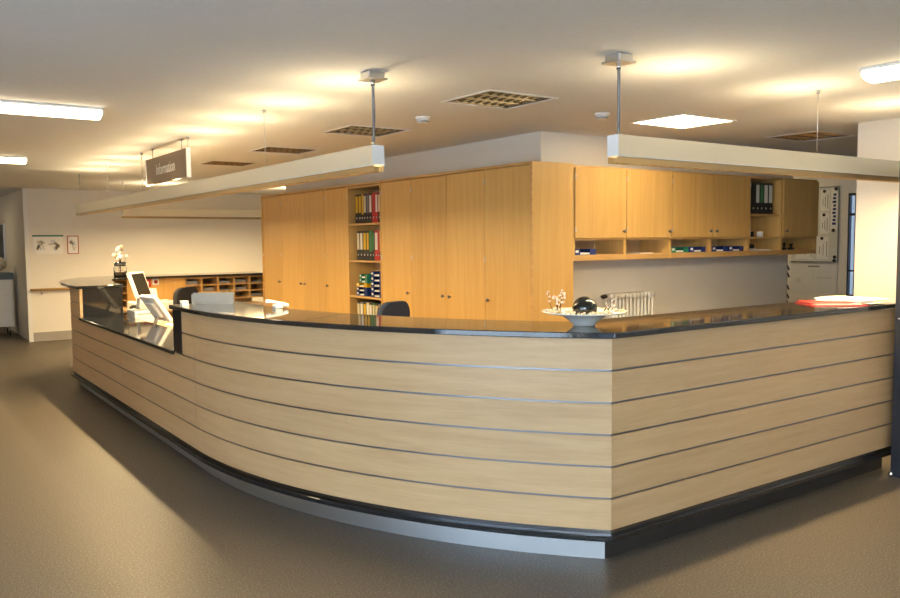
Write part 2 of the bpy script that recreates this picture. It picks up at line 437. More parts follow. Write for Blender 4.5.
# ------------------------------------------------------------------ tall cabinets
XL, ZCT = 4.32, 2.245
def knob_x(parent, y, z):     # knob on a door facing -X
    obj('knob', MB().lathe([(0.006,0),(0.006,0.012),(0.014,0.016),(0.015,0.024),(0.009,0.030)], 12).mesh_rot('x', (XL-0.001, y, z)) , M_ALUD, parent)
def _mesh_rot(self, ax, loc):
    nv = []
    for (x, y, z) in self.v:
        if ax == 'x': nv.append((loc[0]-z, loc[1]+y, loc[2]+x))
        else: nv.append((loc[0]+x, loc[1]-z, loc[2]+y))
    self.v = nv; return self
MB.mesh_rot = _mesh_rot
def tall_cabinet(y0, y1, doors, label):
    t = thing('tall_cabinet', label, 'cabinet', (XL+0.15, (y0+y1)/2, 0), 0, 'tall beech cabinets')
    obj('carcass', MB().box(XL+0.022, XL+0.34, y0+0.001, y1-0.001, 0.0, 2.225), M_CAB, t)
    obj('top_rail', MB().box(XL-0.012, XL+0.34, y0+0.001, y1-0.001, 2.225, ZCT), M_CABH, t)
    for (a, b, side) in doors:
        d = obj('door', MB().box(XL, XL+0.02, a+0.0025, b-0.0025, 0.08, 2.218), M_CAB, t, 0.0015)
        hy = a+0.055 if side == 'near' else b-0.055
        knob_x(d, hy, 1.10)
        gy = b-0.004 if side == 'near' else a+0.004
        for gz in (2.12, 1.45, 0.75):
            obj('hinge', MB().box(XL-0.004, XL, gy-0.005, gy+0.005, gz-0.025, gz+0.025), M_ALU, d)
    return t
TB = [4.997, 5.606, 6.184, 6.793, 7.375, 8.113, 8.675, 9.286, 9.948, 10.55]
# 'near' handle is on the near (small y) side; hinge on the opposite side
tall_cabinet(TB[0], TB[1], [(TB[0], TB[1], 'far')], 'single-door tall beech cabinet at the corner next to the wall cupboards')
tall_cabinet(TB[1], TB[3], [(TB[1], TB[2], 'far'), (TB[2], TB[3], 'near')], 'double-door tall beech cabinet between the corner cabinet and the one beside the binders')
tall_cabinet(TB[3], TB[4], [(TB[3], TB[4], 'near')], 'single-door tall beech cabinet directly right of the open binder shelves')
tall_cabinet(TB[5], TB[6], [(TB[5], TB[6], 'far')], 'single-door tall beech cabinet directly left of the open binder shelves')
tall_cabinet(TB[6], TB[8], [(TB[6], TB[7], 'far'), (TB[7], TB[8], 'near')], 'double-door tall beech cabinet in the left part of the row')
tall_cabinet(TB[8], TB[9], [(TB[8], TB[9], 'near')], 'single-door tall beech cabinet at the far left end of the row')
ec = thing('cabinet_end_panel', 'wide plain beech end panel at the corner of the tall cabinets', 'panel', (4.5, 4.98, 0))
obj('panel', MB().box(XL+0.001, 4.764, 4.968, 4.994, 0, ZCT), M_CAB, ec, 0.001)
obj('edge_band', MB().box(XL-0.014, XL, 4.966, 4.996, 0, ZCT), M_CABH, ec)
fe = obj('cabinet_end_panel', MB().box(XL-0.012, XL+0.34, TB[9]+0.001, TB[9]+0.022, 0, ZCT), M_CAB)
tag(fe, 'narrow beech end panel closing the far left end of the cabinet row', 'panel')

# open shelf bay
bc = thing('open_bookcase', 'open beech shelf bay with coloured binders between the tall cabinets', 'bookcase', (XL+0.17, (TB[4]+TB[5])/2, 0))
b0, b1 = TB[4], TB[5]
obj('side_panel', MB().box(XL-0.004, XL+0.33, b0+0.001, b0+0.02, 0, 2.225), M_CAB, bc)
obj('side_panel', MB().box(XL-0.004, XL+0.33, b1-0.02, b1-0.001, 0, 2.225), M_CAB, bc)
obj('back_panel', MB().box(XL+0.33, XL+0.34, b0+0.001, b1-0.001, 0, 2.225), M_INN, bc)
obj('top_rail', MB().box(XL-0.012, XL+0.34, b0+0.001, b1-0.001, 2.225, ZCT), M_CABH, bc)
SHZ = [1.815, 1.412, 1.018, 0.63, 0.25]
for z in SHZ+[2.222]:
    obj('shelf', MB().box(XL+0.004, XL+0.33, b0+0.02, b1-0.02, z-0.022, z-0.002), M_CABH, bc)

# binders
BCOL = {}
def bmat(n, c):
    if n not in BCOL: BCOL[n] = mat('binder_'+n, c, 0.45)
    return BCOL[n]
bmat('yellow', (0.62,0.38,0.015)); bmat('black', (0.016,0.016,0.018)); bmat('red', (0.45,0.018,0.018)); bmat('purple', (0.10,0.04,0.12))
bmat('green', (0.03,0.16,0.05)); bmat('cream', (0.62,0.55,0.38)); bmat('white', (0.70,0.68,0.62)); bmat('grey', (0.16,0.16,0.17))
def binder(y, x, z, wd, ht, colr, lab, label, group, axis='x', ring=True):
    """spine faces -X (axis x, y = centre) or -Y (axis y, x = centre)"""
    t = thing('binder', label, 'binder', (x, y, z), 0 if axis == 'x' else PI/2, group)
    h = wd/2-0.0015
    obj('cover', MB().box(0, 0.26, -h, h, 0, ht), BCOL[colr], t, 0.002, world=False)
    obj('spine_label', MB().box(-0.0015, 0, -h*0.72, h*0.72, ht*0.36, ht*0.93), BCOL[lab], t, world=False)
    obj('foot_band', MB().box(-0.0010, 0.001, -h, h, 0.0, ht*0.30), BCOL['black' if colr != 'red' else 'red'], t, world=False)
    obj('finger_hole', MB().lathe([(0.011,0),(0.011,0.003),(0.008,0.003)], 12).mesh_rot('x', (-0.0008, 0, ht*0.18)), M_ALU, t, world=False)
    return t
def place_row(items, z, ystart, group, rowname):
    y = ystart; n = len(items); seen = {}
    for i, (c, l, wd) in enumerate(items):
        pos = ['first', 'second', 'third', 'fourth', 'fifth', 'sixth', 'seventh', 'eighth', 'ninth'][i]
        y -= wd/2
        cl = f'{c} binder, {l} label' if c != l else f'plain {c} binder'
        binder(y, XL+0.05, z, wd, 0.318, c, l, f'{cl}, {pos} from left on the {rowname}', group)
        y -= wd/2
row1 = [('black','yellow',0.068),('black','yellow',0.072),('yellow','yellow',0.04),('black','cream',0.066),('purple','grey',0.06),('black','white',0.064),('red','red',0.07),('red','white',0.055),('black','cream',0.07)]
row2 = [('black','cream',0.07),('black','white',0.07),('black','yellow',0.075),('black','yellow',0.06),('green','green',0.07),('black','green',0.05),('red','white',0.075),('red','red',0.03),('cream','yellow',0.055)]
row4 = [('black','cream',0.07),('grey','white',0.07),('black','yellow',0.07),('cream','white',0.06),('black','white',0.07),('green','cream',0.06),('black','cream',0.07),('grey','yellow',0.06)]
place_row(row1, SHZ[0], 8.02, 'binders on the top shelf of the bay', 'top bay shelf')
place_row(row2, SHZ[1], 8.00, 'binders on the second shelf of the bay', 'second bay shelf')
place_row(row4, SHZ[3], 8.02, 'binders on the low shelf of the bay', 'lowest visible bay shelf')

def tray_mesh(L, W, H):
    m = MB(); q = 0.003
    m.box(0, L, -W/2, W/2, 0, q).box(0, L, -W/2, -W/2+q, q, H).box(0, L, W/2-q, W/2, q, H).box(L-q, L, -W/2+q, W/2-q, q, H)
    m.box(0, q, -W/2+q, -W*0.22, q, H).box(0, q, W*0.22, W/2-q, q, H)
    return m
def tray(x, y, z, m, label, group, rz=0, L=0.25, W=0.24, H=0.045, paper=True, tag_white=True):
    t = thing('letter_tray', label, 'letter tray', (x, y, z), rz, group)
    obj('tray_shell', tray_mesh(L, W, H), m, t, world=False)
    if paper: obj('papers', MB().box(0.012, L-0.012, -W/2+0.012, W/2-0.012, 0.0035, 0.018), M_PAPER, t, world=False)
    if tag_white: obj('label_tab', MB().box(-0.002, 0, W*0.30, W*0.43, H*0.4, H*0.8), M_PAPER, t, world=False)
    return t
gz = SHZ[2]
for k, (m, c) in enumerate(((M_BLUE,'navy blue'),(M_BLUE,'navy blue'),(M_YELL,'yellow'),(M_GREEN,'green'),(M_GREEN,'green'))):
    tray(XL+0.03+(0.015 if k > 2 else 0), 7.87+(0.0 if k < 3 else -0.01), gz+0.048*k, m,
         ['bottom navy blue letter tray of the left stack in the tall bay', 'navy blue letter tray second from the bottom of the left stack in the tall bay', 'yellow letter tray in the left stack of the tall bay', 'lower of two green letter trays, on the yellow tray', 'upper of two green letter trays topping the left stack'][k],
         'letter trays in the tall bay', 0.0 if k < 3 else -0.15)
for k in range(5):
    tray(XL+0.03, 7.54, gz+0.056*k, M_BLUE, ['bottom blue letter tray of the right stack in the tall bay','second blue letter tray from the bottom of the right stack','middle blue letter tray of the right stack','second blue letter tray from the top of the right stack','top blue letter tray of the right stack in the tall bay'][k],
         'letter trays in the tall bay', 0, 0.25, 0.25, 0.05)

# ------------------------------------------------------------------ wall cupboards
YR, ZUB, ZUT = 4.97, 1.437, 2.235
UX = [4.766, 5.385, 5.988, 6.583, 7.178, 7.745, 8.40]
def wall_cupboard(xa, xb, doors, label, divs=(), open_shelf=False):
    t = thing('wall_cupboard', label, 'cupboard', ((xa+xb)/2, YR+0.18, ZUB), 0, 'beech wall cupboards')
    yb = YW-0.002
    obj('side_panel', MB().box(xa+0.0005, xa+0.016, YR+0.001, yb, ZUB, ZUT), M_CAB, t)
    obj('side_panel', MB().box(xb-0.016, xb-0.0005, YR+0.001, yb, ZUB, ZUT), M_CAB, t)
    obj('back_panel', MB().box(xa+0.016, xb-0.016, yb-0.008, yb, ZUB+0.05, ZUT-0.02), M_INN, t)
    obj('bottom_board', MB().box(xa+0.016, xb-0.016, YR, yb, ZUB, ZUB+0.048), M_CABH, t)
    obj('niche_board', MB().box(xa+0.016, xb-0.016, YR+0.002, yb-0.008, 1.607, 1.625), M_CABH, t)
    obj('top_board', MB().box(xa+0.016, xb-0.016, YR+0.001, yb, ZUT-0.022, ZUT), M_CABH, t)
    for d in divs: obj('divider', MB().box(d-0.012, d+0.012, YR+0.003, yb-0.008, ZUB+0.048, 1.607), M_CAB, t)
    for (a, b, side) in doors:
        d = obj('door', MB().box(a+0.0035, b-0.0035, YR-0.019, YR-0.0005, 1.627, 2.215), M_CAB, t, 0.0015)
        hx = b-0.045 if side == 'right' else a+0.045
        obj('knob', MB().lathe([(0.006,0),(0.006,0.012),(0.013,0.016),(0.015,0.024),(0.009,0.030)], 12).mesh_rot('y', (hx, YR-0.018, 1.685)), M_ALUD, d)
        gx = a+0.006 if side == 'right' else b-0.006
        for g in (1.70, 2.14): obj('hinge', MB().box(gx-0.004, gx+0.004, YR-0.022, YR-0.019, g-0.02, g+0.02), M_ALU, d)
    if open_shelf: obj('shelf', MB().box(xa+0.016, xb-0.016, YR+0.02, yb-0.008, 1.84, 1.86), M_CABH, t)
    return t
wall_cupboard(UX[0], UX[1], [(UX[0],UX[1],'right')], 'leftmost wall cupboard, next to the tall corner cabinet')
wall_cupboard(UX[1], UX[2], [(UX[1],UX[2],'right')], 'second wall cupboard from the tall corner cabinet')
wall_cupboard(UX[2], UX[4], [(UX[2],UX[3],'right'),(UX[3],UX[4],'left')], 'double-door wall cupboard left of the small open binder shelf', (UX[3],))
wall_cupboard(UX[4], UX[5], [], 'open wall cupboard holding black binders', (), True)
wall_cupboard(UX[5], UX[6], [(UX[5],UX[6],'left')], 'single wall cupboard at the right end of the row')
x = 7.20
for i, (c, l, wd) in enumerate((('black','white',0.085),('black','black',0.07),('black','white',0.075),('black','green',0.065),('black','white',0.08),('black','white',0.08))):
    x += wd/2
    binder(YR+0.05, x, 1.86, wd, 0.318, c, l, ['black binder with white label at the left end of the open wall cupboard','all-black binder, second on the open wall cupboard shelf','black binder with white label left of the green-labelled one','black binder with green spine label in the wall cupboard','black binder with white label right of the green-labelled one','rightmost black binder on the open wall cupboard shelf'][i], 'binders in the open wall cupboard', 'y')
    x += wd/2
nz = ZUB+0.048
HP = PI/2
tray(4.93, YR+0.03, nz, M_BLUE, 'blue letter tray in the niche under the leftmost wall cupboard', 'trays in the niches', HP, 0.26, 0.26, 0.05)
o = obj('paper_sheet', MB().box(5.60, 5.78, YR+0.02, YR+0.27, nz, nz+0.006), M_PAPER); tag(o, 'white paper lying in the second niche from the left', 'paper')
tray(6.16, YR+0.03, nz, M_GREEN, 'green letter tray in the niche beside a blue one', 'trays in the niches', HP, 0.26, 0.25, 0.05)
tray(6.42, YR+0.03, nz, M_BLUE, 'blue letter tray beside the green tray in the third niche', 'trays in the niches', HP, 0.26, 0.24, 0.05)
tray(6.76, YR+0.03, nz, M_BLUE, 'left blue letter tray of the pair in the fourth niche', 'trays in the niches', HP, 0.26, 0.25, 0.05)
tray(7.02, YR+0.03, nz, M_BLUE, 'right blue letter tray of the pair in the fourth niche', 'trays in the niches', HP, 0.26, 0.24, 0.05)
t = thing('hole_punch', 'dark hole punch with a light base under the open wall cupboard', 'hole punch', (7.33, YR+0.12, nz))
obj('base', MB().box(7.25, 7.42, YR+0.07, YR+0.17, nz, nz+0.02), M_WHITE, t, 0.003)
obj('lever', MB().prism([(7.26,YR+0.08),(7.40,YR+0.08),(7.40,YR+0.16),(7.26,YR+0.16)], nz+0.021, nz+0.065), M_BLACK, t, 0.008)
o = obj('paper_sheet', MB().box(7.44, 7.60, YR+0.02, YR+0.2, nz, nz+0.01), M_PAPER); tag(o, 'small white paper next to the hole punch in the niche', 'paper')
def stamp(xx, yy, z, label, hh=0.07):
    t = thing('rubber_stamp', label, 'stamp', (xx, yy, z), 0, 'rubber stamps in the right-hand niche')
    obj('base', MB().box(-0.022, 0.022, -0.015, 0.015, 0, 0.022), M_BLACK, t, 0.003, world=False)
    obj('handle', MB().lathe([(0.008,0.022),(0.006,0.035),(0.012,hh-0.015),(0.013,hh-0.006),(0.004,hh)], 12), M_BLACK, t, world=False)
for i, (dx, dy, hh) in enumerate(((0.03,0.07,0.085),(0.085,0.05,0.07),(0.14,0.08,0.075),(0.20,0.05,0.06),(0.26,0.07,0.068))):
    stamp(UX[5]+0.04+dx, YR+dy, nz, ['leftmost and tallest black rubber stamp in the right-hand niche','second black rubber stamp from the left in the right-hand niche','middle black rubber stamp in the right-hand niche','fourth black rubber stamp, shortest of the row in the niche','rightmost black rubber stamp in the right-hand niche'][i], hh)
def mug(xx, yy, z, m, label):
    t = thing('mug', label, 'mug', (xx, yy, z), 0)
    obj('cup', MB().lathe([(0.026,0),(0.03,0.004),(0.031,0.055),(0.028,0.055),(0.027,0.008),(1e-6,0.006)], 16), m, t, world=False)
    obj('handle', MB().tube([(0.03+0.016*math.sin(a), 0, 0.03-0.018*math.cos(a)) for a in [PI*i/6 for i in range(7)]], 0.004, 6), m, t, world=False)
mug(7.27, YR+0.08, 1.625, M_PAPER, 'small white mug under the binders in the open wall cupboard')
mug(7.36, YR+0.10, 1.625, M_BLACK, 'small black mug between the light mugs in the open wall cupboard')
mug(7.47, YR+0.07, 1.625, M_WHITE, 'glossy white mug at the right in the open wall cupboard')

# radiator under the wall cupboards
rd = thing('radiator', 'white column radiator on the wall below the wall cupboards', 'radiator', (5.77, YW-0.07, 0.15))
sect = MB()
for q in (-0.035, 0.0, 0.035): sect.tube([(0,q,0.06),(0,q,0.92)], 0.011, 8)
for zz in (0.04, 0.94): sect.tube([(0,-0.05,zz),(0,0.05,zz)], 0.026, 8)
sme = sect.mesh('column', M_RAD)
for k in range(12):
    o = bpy.data.objects.new('column', sme); COL.objects.link(o); o.parent = rd; o.location = ((k-5.5)*0.05, 0, 0)
obj('pipe', MB().tube([(5.495,YW-0.07,1.09),(5.44,YW-0.07,1.09),(5.44,YW-0.01,1.09)], 0.009, 8), M_CHROME, rd)
obj('valve', MB().lathe([(0.012,0),(0.02,0.006),(0.02,0.05),(0.014,0.06)], 14).mesh_rot('x', (5.46, YW-0.07, 1.09)), M_BLACK, rd)
obj('wall_bracket', MB().box(5.6,5.63,YW-0.03,YW-0.001,0.25,0.95).box(6.0,6.03,YW-0.03,YW-0.001,0.25,0.95), M_RAD, rd)

# ------------------------------------------------------------------ ceiling fittings
def louvre(h, label):
    x0, x1, y0, y1 = h
    t = thing('ceiling_luminaire', label, 'ceiling light', ((x0+x1)/2, (y0+y1)/2, CE), 0, 'unlit louvred ceiling luminaires')
    obj('housing', MB().box(x0-0.01,x1+0.01,y0-0.01,y1+0.01,CE+0.11,CE+0.12).box(x0+0.0005,x0+0.003,y0+0.0005,y1-0.0005,CE-0.0005,CE+0.11).box(x1-0.003,x1-0.0005,y0+0.0005,y1-0.0005,CE-0.0005,CE+0.11).box(x0+0.003,x1-0.003,y0+0.0005,y0+0.003,CE-0.0005,CE+0.11).box(x0+0.003,x1-0.003,y1-0.003,y1-0.0005,CE-0.0005,CE+0.11), M_DARKV, t)
    f = 0.014
    obj('frame', MB().box(x0-f,x1+f,y0-f,y0+0.004,CE-0.006,CE-0.0005).box(x0-f,x1+f,y1-0.004,y1+f,CE-0.006,CE-0.0005).box(x0-f,x0+0.004,y0+0.004,y1-0.004,CE-0.006,CE-0.0005).box(x1-0.004,x1+f,y0+0.004,y1-0.004,CE-0.006,CE-0.0005), M_WHITE, t)
    w = x1-x0; d = y1-y0
    me = MB().add([(-w/2+.005,-0.011,0.045),(w/2-.005,-0.011,0.045),(w/2-.005,0.011,0.045),(-w/2+.005,0.011,0.045),(-w/2+.005,-0.001,0),(w/2-.005,-0.001,0),(w/2-.005,0.001,0),(-w/2+.005,0.001,0)], [(0,1,2,3),(4,7,6,5),(0,4,5,1),(2,6,7,3),(0,3,7,4),(1,5,6,2)]).mesh('long_blade', M_VENT)
    for k in range(4):
        o = bpy.data.objects.new('long_blade', me); COL.objects.link(o); o.parent = t; o.location = (0, -d/2+d*(k+0.0)/3*0.96+0.01, 0.0)
    me2 = MB().add([(-0.008,-d/2+.005,0.035),(0.008,-d/2+.005,0.035),(0.008,d/2-.005,0.035),(-0.008,d/2-.005,0.035),(-0.001,-d/2+.005,0.006),(0.001,-d/2+.005,0.006),(0.001,d/2-.005,0.006),(-0.001,d/2-.005,0.006)], [(0,1,2,3),(4,7,6,5),(0,4,5,1),(2,6,7,3),(0,3,7,4),(1,5,6,2)]).mesh('cross_blade', M_VENT)
    for k in range(7):
        o = bpy.data.objects.new('cross_blade', me2); COL.objects.link(o); o.parent = t; o.location = (-w/2+w*(k+1)/8, 0, 0)
louvre((VX[0],VX[1],*VY[0]), 'nearest and largest unlit louvred ceiling luminaire, in front of the cabinet corner')
louvre((VX[0],VX[1],*VY[1]), 'second nearest unlit louvred ceiling luminaire, behind the hanging rod of the left beam lamp')
louvre((VX[0],VX[1],*VY[2]), 'third unlit louvred ceiling luminaire along the tall cabinets')
louvre((VX[0],VX[1],*VY[3]), 'farthest unlit louvred ceiling luminaire, right of the hanging sign')
louvre((VR[0],VR[1],*VY[0]), 'unlit louvred ceiling luminaire at the right beside the pillar')
t = thing('ceiling_luminaire', 'brightly lit square ceiling panel above the right counter', 'ceiling light', ((VL[0]+VL[1])/2, 4.25, CE))
obj('housing', MB().box(VL[0]-0.01,VL[1]+0.01,3.99,4.51,CE+0.031,CE+0.09), M_WHITE, t)
obj('frame', MB().box(VL[0]-.016,VL[1]+.016,3.984,4.004,CE-0.007,CE-0.0005).box(VL[0]-.016,VL[1]+.016,4.496,4.516,CE-0.007,CE-0.0005).box(VL[0]-.016,VL[0]+.004,4.004,4.496,CE-0.007,CE-0.0005).box(VL[1]-.004,VL[1]+.016,4.004,4.496,CE-0.007,CE-0.0005), M_WHITE, t)
obj('diffuser', MB().box(VL[0]+.004,VL[1]-.004,4.004,4.496,CE+0.001,CE+0.02), M_LED, t)

def surface_lamp(x0, x1, y0, y1, label, alongx=True):
    t = thing('ceiling_lamp', label, 'ceiling light', ((x0+x1)/2, (y0+y1)/2, CE), 0, 'lit surface-mounted ceiling lamps')
    obj('tray', MB().box(x0,x1,y0,y1,CE-0.018,CE-0.0005), M_WHITE, t, 0.002)
    m = MB(); n = 8
    prof = []
    wd = (y1-y0) if alongx else (x1-x0)
    for i in range(n+1):
        a = PI*i/n; prof.append((-math.cos(a)*(wd/2-0.012), -0.018-0.052*math.sin(a)**0.6))
    L0, L1 = (x0+0.012, x1-0.012) if alongx else (y0+0.012, y1-0.012)
    mid = (y0+y1)/2 if alongx else (x0+x1)/2
    vs = []
    for L in (L0, L1):
        for (p, z) in prof: vs.append((L, mid+p, CE+z) if alongx else (mid+p, L, CE+z))
    k = n+1
    fs = [(i, i+1, k+i+1, k+i) for i in range(n)]+[tuple(range(k)), tuple(range(2*k-1,k-1,-1)), (0,k,2*k-1,k-1)]
    obj('diffuser', m.add(vs, fs), M_TUBE, t)
    for L in (L0-0.008, L1): 
        e = MB().box(L, L+0.008, mid-wd/2+0.004, mid+wd/2-0.004, CE-0.05, CE-0.018) if alongx else MB().box(mid-wd/2+0.004, mid+wd/2-0.004, L, L+0.008, CE-0.05, CE-0.018)
        obj('end_cap', e, M_WHITE, t)
surface_lamp(-0.15, 1.31, 5.92, 6.13, 'nearer lit ceiling lamp at the left edge')
surface_lamp(-0.11, 1.35, 9.62, 9.83, 'farther lit ceiling lamp at the left edge, lower in the picture')
surface_lamp(-0.11, 1.35, 17.0, 17.21, 'added unseen lamp brightening the far corridor, beyond the left edge')  # added out of view to brighten the corridor side wall
surface_lamp(8.9, 9.1, 5.9, 7.3, 'added unseen fill lamp in the passage behind the wall cupboards', False)  # extra lamp hidden by the bulkhead, added to lighten the notice wall
surface_lamp(4.45, 4.68, 0.95, 2.41, 'lit ceiling lamp at the upper right edge', False)

for (x, y, lab) in ((3.384, 5.137, 'round smoke detector behind the nearest louvred luminaire'), (4.397, 4.289, 'round smoke detector beside the lit square ceiling panel')):
    t = thing('smoke_detector', lab, 'smoke detector', (x, y, CE))
    obj('base', MB().lathe([(0.055,-0.0005),(0.055,-0.014),(0.046,-0.02)][::-1], 24), M_WHITE, t, world=False)
    obj('head', MB().lathe([(0.02,-0.046),(0.04,-0.042),(0.047,-0.032),(0.04,-0.021)], 24), M_WHITE, t, world=False)
    obj('sensor_slot', MB().lathe([(0.0405,-0.0415),(0.048,-0.0315),(0.044,-0.030)], 24), M_GREY, t, world=False)

# ------------------------------------------------------------------ suspended beam lamps
def beam(name, label, axis, p0, p1, c, ups, cables, feed, down_power, up_power, zb=2.035, zt=2.14, wdt=0.075):
    """axis 'y': runs along Y at x=c (visible face towards -X); axis 'x': along X at y=c"""
    def bb(mb, a0, a1, b0, b1, z0, z1):
        return mb.box(b0, b1, a0, a1, z0, z1) if axis == 'y' else mb.box(a0, a1, b0, b1, z0, z1)
    base = (c, (p0+p1)/2, zb) if axis == 'y' else ((p0+p1)/2, c, zb)
    t = thing(name, label, 'pendant light', base)
    h = wdt/2
    obj('housing', bb(bb(bb(MB(), p0+0.004, p1-0.004, c-h, c-h+0.004, zb, zt), p0+0.004, p1-0.004, c+h-0.004, c+h, zb, zt), p0+0.004, p1-0.004, c-h+0.004, c+h-0.004, zt-0.02, zt-0.016), M_LAMP, t)
    obj('end_cap', bb(MB(), p0, p0+0.004, c-h, c+h, zb, zt), M_WHITE, t)
    obj('end_cap', bb(MB(), p1-0.004, p1, c-h, c+h, zb, zt), M_WHITE, t)
    lip = bb(bb(MB(), p0, p1, c-h-0.001, c-h+0.006, zb-0.004, zb), p0, p1, c+h-0.006, c+h+0.001, zb-0.004, zb)
    obj('light_leak_lip', lip, M_WHITE, t)  # white lip added for the bright line of light leaking above the louvre
    lv = bb(bb(MB(), p0, p1, c+h-0.009, c+h-0.006, zb-0.036, zb-0.004), p0, p1, c-h+0.006, c-h+0.009, zb-0.036, zb-0.004)
    obj('louvre_rail', lv, M_LOUV, t)
    bl = MB(); n = int((p1-p0)/0.07)
    for k in range(n):
        a = p0+(k+0.5)*(p1-p0)/n; bb(bl, a-0.0015, a+0.0015, c-h+0.009, c+h-0.009, zb-0.034, zb-0.006)
    tag(obj('louvre_blade', bl, M_LOUV, t), kind='stuff')
    L = p1-p0-0.1
    tb = [(c,p0+0.05,zb+0.03),(c,p1-0.05,zb+0.03)] if axis == 'y' else [(p0+0.05,c,zb+0.03),(p1-0.05,c,zb+0.03)]
    obj('lamp_tube', MB().tube(tb, 0.008, 8), M_TUBE, t)
    ctrp = (0, 0, -0.04)
    area_light('downlight', ctrp, (0,0,HP if axis == 'y' else 0), L, 0.05, down_power, WARM, parent=t, spread=R(176))
    for a in ups:
        loc = (c, a, zt-0.014) if axis == 'y' else (a, c, zt-0.014)
        obj('uplight_bulb', MB().lathe([(0.022,0),(0.026,0.006),(0.02,0.012)], 14, loc), M_UPL, t)
        area_light('uplight', tuple(loc[i]-base[i]+(0.016 if i == 2 else 0) for i in range(3)), (PI,0,0), 0.06, 0.06, up_power, (1.0, 0.80, 0.48), 'DISK', t)
    for a in cables:
        loc = (c, a) if axis == 'y' else (a, c)
        obj('cable', MB().tube([(*loc,zt-0.017),(*loc,CE-0.001)], 0.0022, 6), M_ALU, t)
        obj('cable_anchor', MB().lathe([(0.011,-0.022),(0.011,-0.0005)], 12, (*loc,CE)), M_ALU, t)
    if feed is not None:
        loc = (c, feed) if axis == 'y' else (feed, c)
        obj('feed_box', MB().box(loc[0]-0.05, loc[0]+0.05, loc[1]-0.05, loc[1]+0.05, CE-0.035, CE-0.0005), M_ALU, t, 0.004)
        obj('feed_base', MB().box(loc[0]-0.06, loc[0]+0.06, loc[1]-0.06, loc[1]+0.06, CE-0.044, CE-0.035), M_ALU, t)
        rod = [(loc[0]+0.006*math.sin(k/8*PI), loc[1]+0.004*math.sin(k/8*PI), CE-0.044-(CE-0.044-zt+0.02)*k/8) for k in range(9)]
        obj('feed_rod', MB().tube(rod, 0.008, 10), M_ALUD, t)
        obj('rod_collar', MB().lathe([(0.013,0),(0.013,0.035)], 12, (*loc, zt-0.016)), M_CHROME, t)
        obj('rod_collar', MB().lathe([(0.013,-0.03),(0.013,0)], 12, (*loc, CE-0.044)), M_CHROME, t)
    return t
UPW = 1.75
beam('beam_lamp', 'long silver pendant beam lamp above the left side of the counter, beside the hanging sign', 'y', 3.88, 11.95, 2.262,
     [4.22+0.83*k for k in range(9)], [5.45, 7.16, 8.67, 10.2, 11.8], 3.93, 165, UPW)
beam('beam_lamp', 'silver pendant beam lamp above the right counter front, passing before the pillar', 'x', 3.05, 6.54, 2.90,
     [3.56, 4.69, 5.80], [4.886, 6.4], 3.09, 48, UPW)
beam('beam_lamp', 'far silver pendant beam lamp crossing behind the left beam above the pigeonholes', 'x', 3.05, 6.2, 12.9,
     [3.6, 4.7, 5.8], [3.08, 6.0], None, 95, UPW*2.2)

# ------------------------------------------------------------------ hanging sign
sg = thing('hanging_sign', 'taupe hanging sign reading Information above the left beam lamp', 'sign', (2.262, 7.81, 2.19))
obj('board', MB().box(2.248, 2.276, 7.165, 8.455, 2.195, 2.445), M_SIGN, sg)
obj('edge_strip', MB().box(2.243, 2.281, 7.15, 7.165, 2.19, 2.45), M_WHITE, sg)
obj('edge_strip', MB().box(2.243, 2.281, 8.455, 8.47, 2.19, 2.45), M_WHITE, sg)
for y in (7.336, 8.262):
    obj('rod', MB().tube([(2.262,y,2.445),(2.262,y,CE-0.001)], 0.005, 8), M_ALU, sg)
    obj('rod_base', MB().lathe([(0.02,-0.008),(0.02,-0.0005)], 12, (2.262,y,CE)), M_ALU, sg)
fc = bpy.data.curves.new('lettering', 'FONT'); fc.body = 'Information'; fc.size = 0.15; fc.align_x = 'CENTER'; fc.align_y = 'CENTER'; fc.extrude = 0.001
fo_ = bpy.data.objects.new('tmp_text', fc); COL.objects.link(fo_)
bpy.context.view_layer.update()
dg = bpy.context.evaluated_depsgraph_get()
tm = bpy.data.meshes.new_from_object(fo_.evaluated_get(dg))
bpy.data.objects.remove(fo_)
tm.materials.clear(); tm.materials.append(M_TXT)
for v in tm.vertices:      # text plane -> board face that looks towards -X, read along -Y
    x, y, z = v.co; v.co = (-0.0145-z, -x*0.86, y)
to = bpy.data.objects.new('lettering', tm); COL.objects.link(to); to.parent = sg; to.location = (0, 0, 0.13)

# ------------------------------------------------------------------ things on the worktops
bw = thing('ceramic_bowl', 'shallow white footed bowl with pebbles on the counter corner', 'bowl', (3.03, 3.08, ZG))
obj('bowl_body', MB().lathe([(0.052,0),(0.058,0.003),(0.062,0.012),(0.092,0.036),(0.118,0.054),(0.205,0.068),(0.222,0.074),(0.222,0.078),(0.20,0.076),(0.112,0.062),(0.075,0.036),(0.05,0.022),(1e-6,0.020)], 40), M_BOWL, bw, world=False)
rnd = random.Random(3)
pm = MB().ball((0,0,0), 1.0, 8, 0.6).mesh('pebble', M_PEBB)
pm2 = MB().ball((0,0,0), 1.0, 8, 0.6).mesh('pebble_pale', M_BOWL)
for k in range(70):
    a = rnd.uniform(0, 2*PI); r = rnd.uniform(0.085, 0.205)
    z = 0.055+max(0, (r-0.06))*0.155+0.008
    o = bpy.data.objects.new('pebble', pm if k % 3 else pm2); COL.objects.link(o); o.parent = bw
    o.location = (r*math.cos(a), r*math.sin(a), z); q = rnd.uniform(0.007, 0.013); o.scale = (q, q*rnd.uniform(0.7,1), q); o.rotation_euler = (rnd.uniform(-.4,.4), rnd.uniform(-.4,.4), a)
bo = obj('glass_ball', MB().ball((3.03+0.005, 3.08, ZG+0.022+0.066), 0.066, 32), M_BALL); tag(bo, 'glossy black glass ball resting in the white bowl', 'ball')
tw = thing('blossom_twig', 'thin twigs with pale blossoms standing in the left side of the bowl', 'flower', (2.93, 3.15, ZG+0.07))
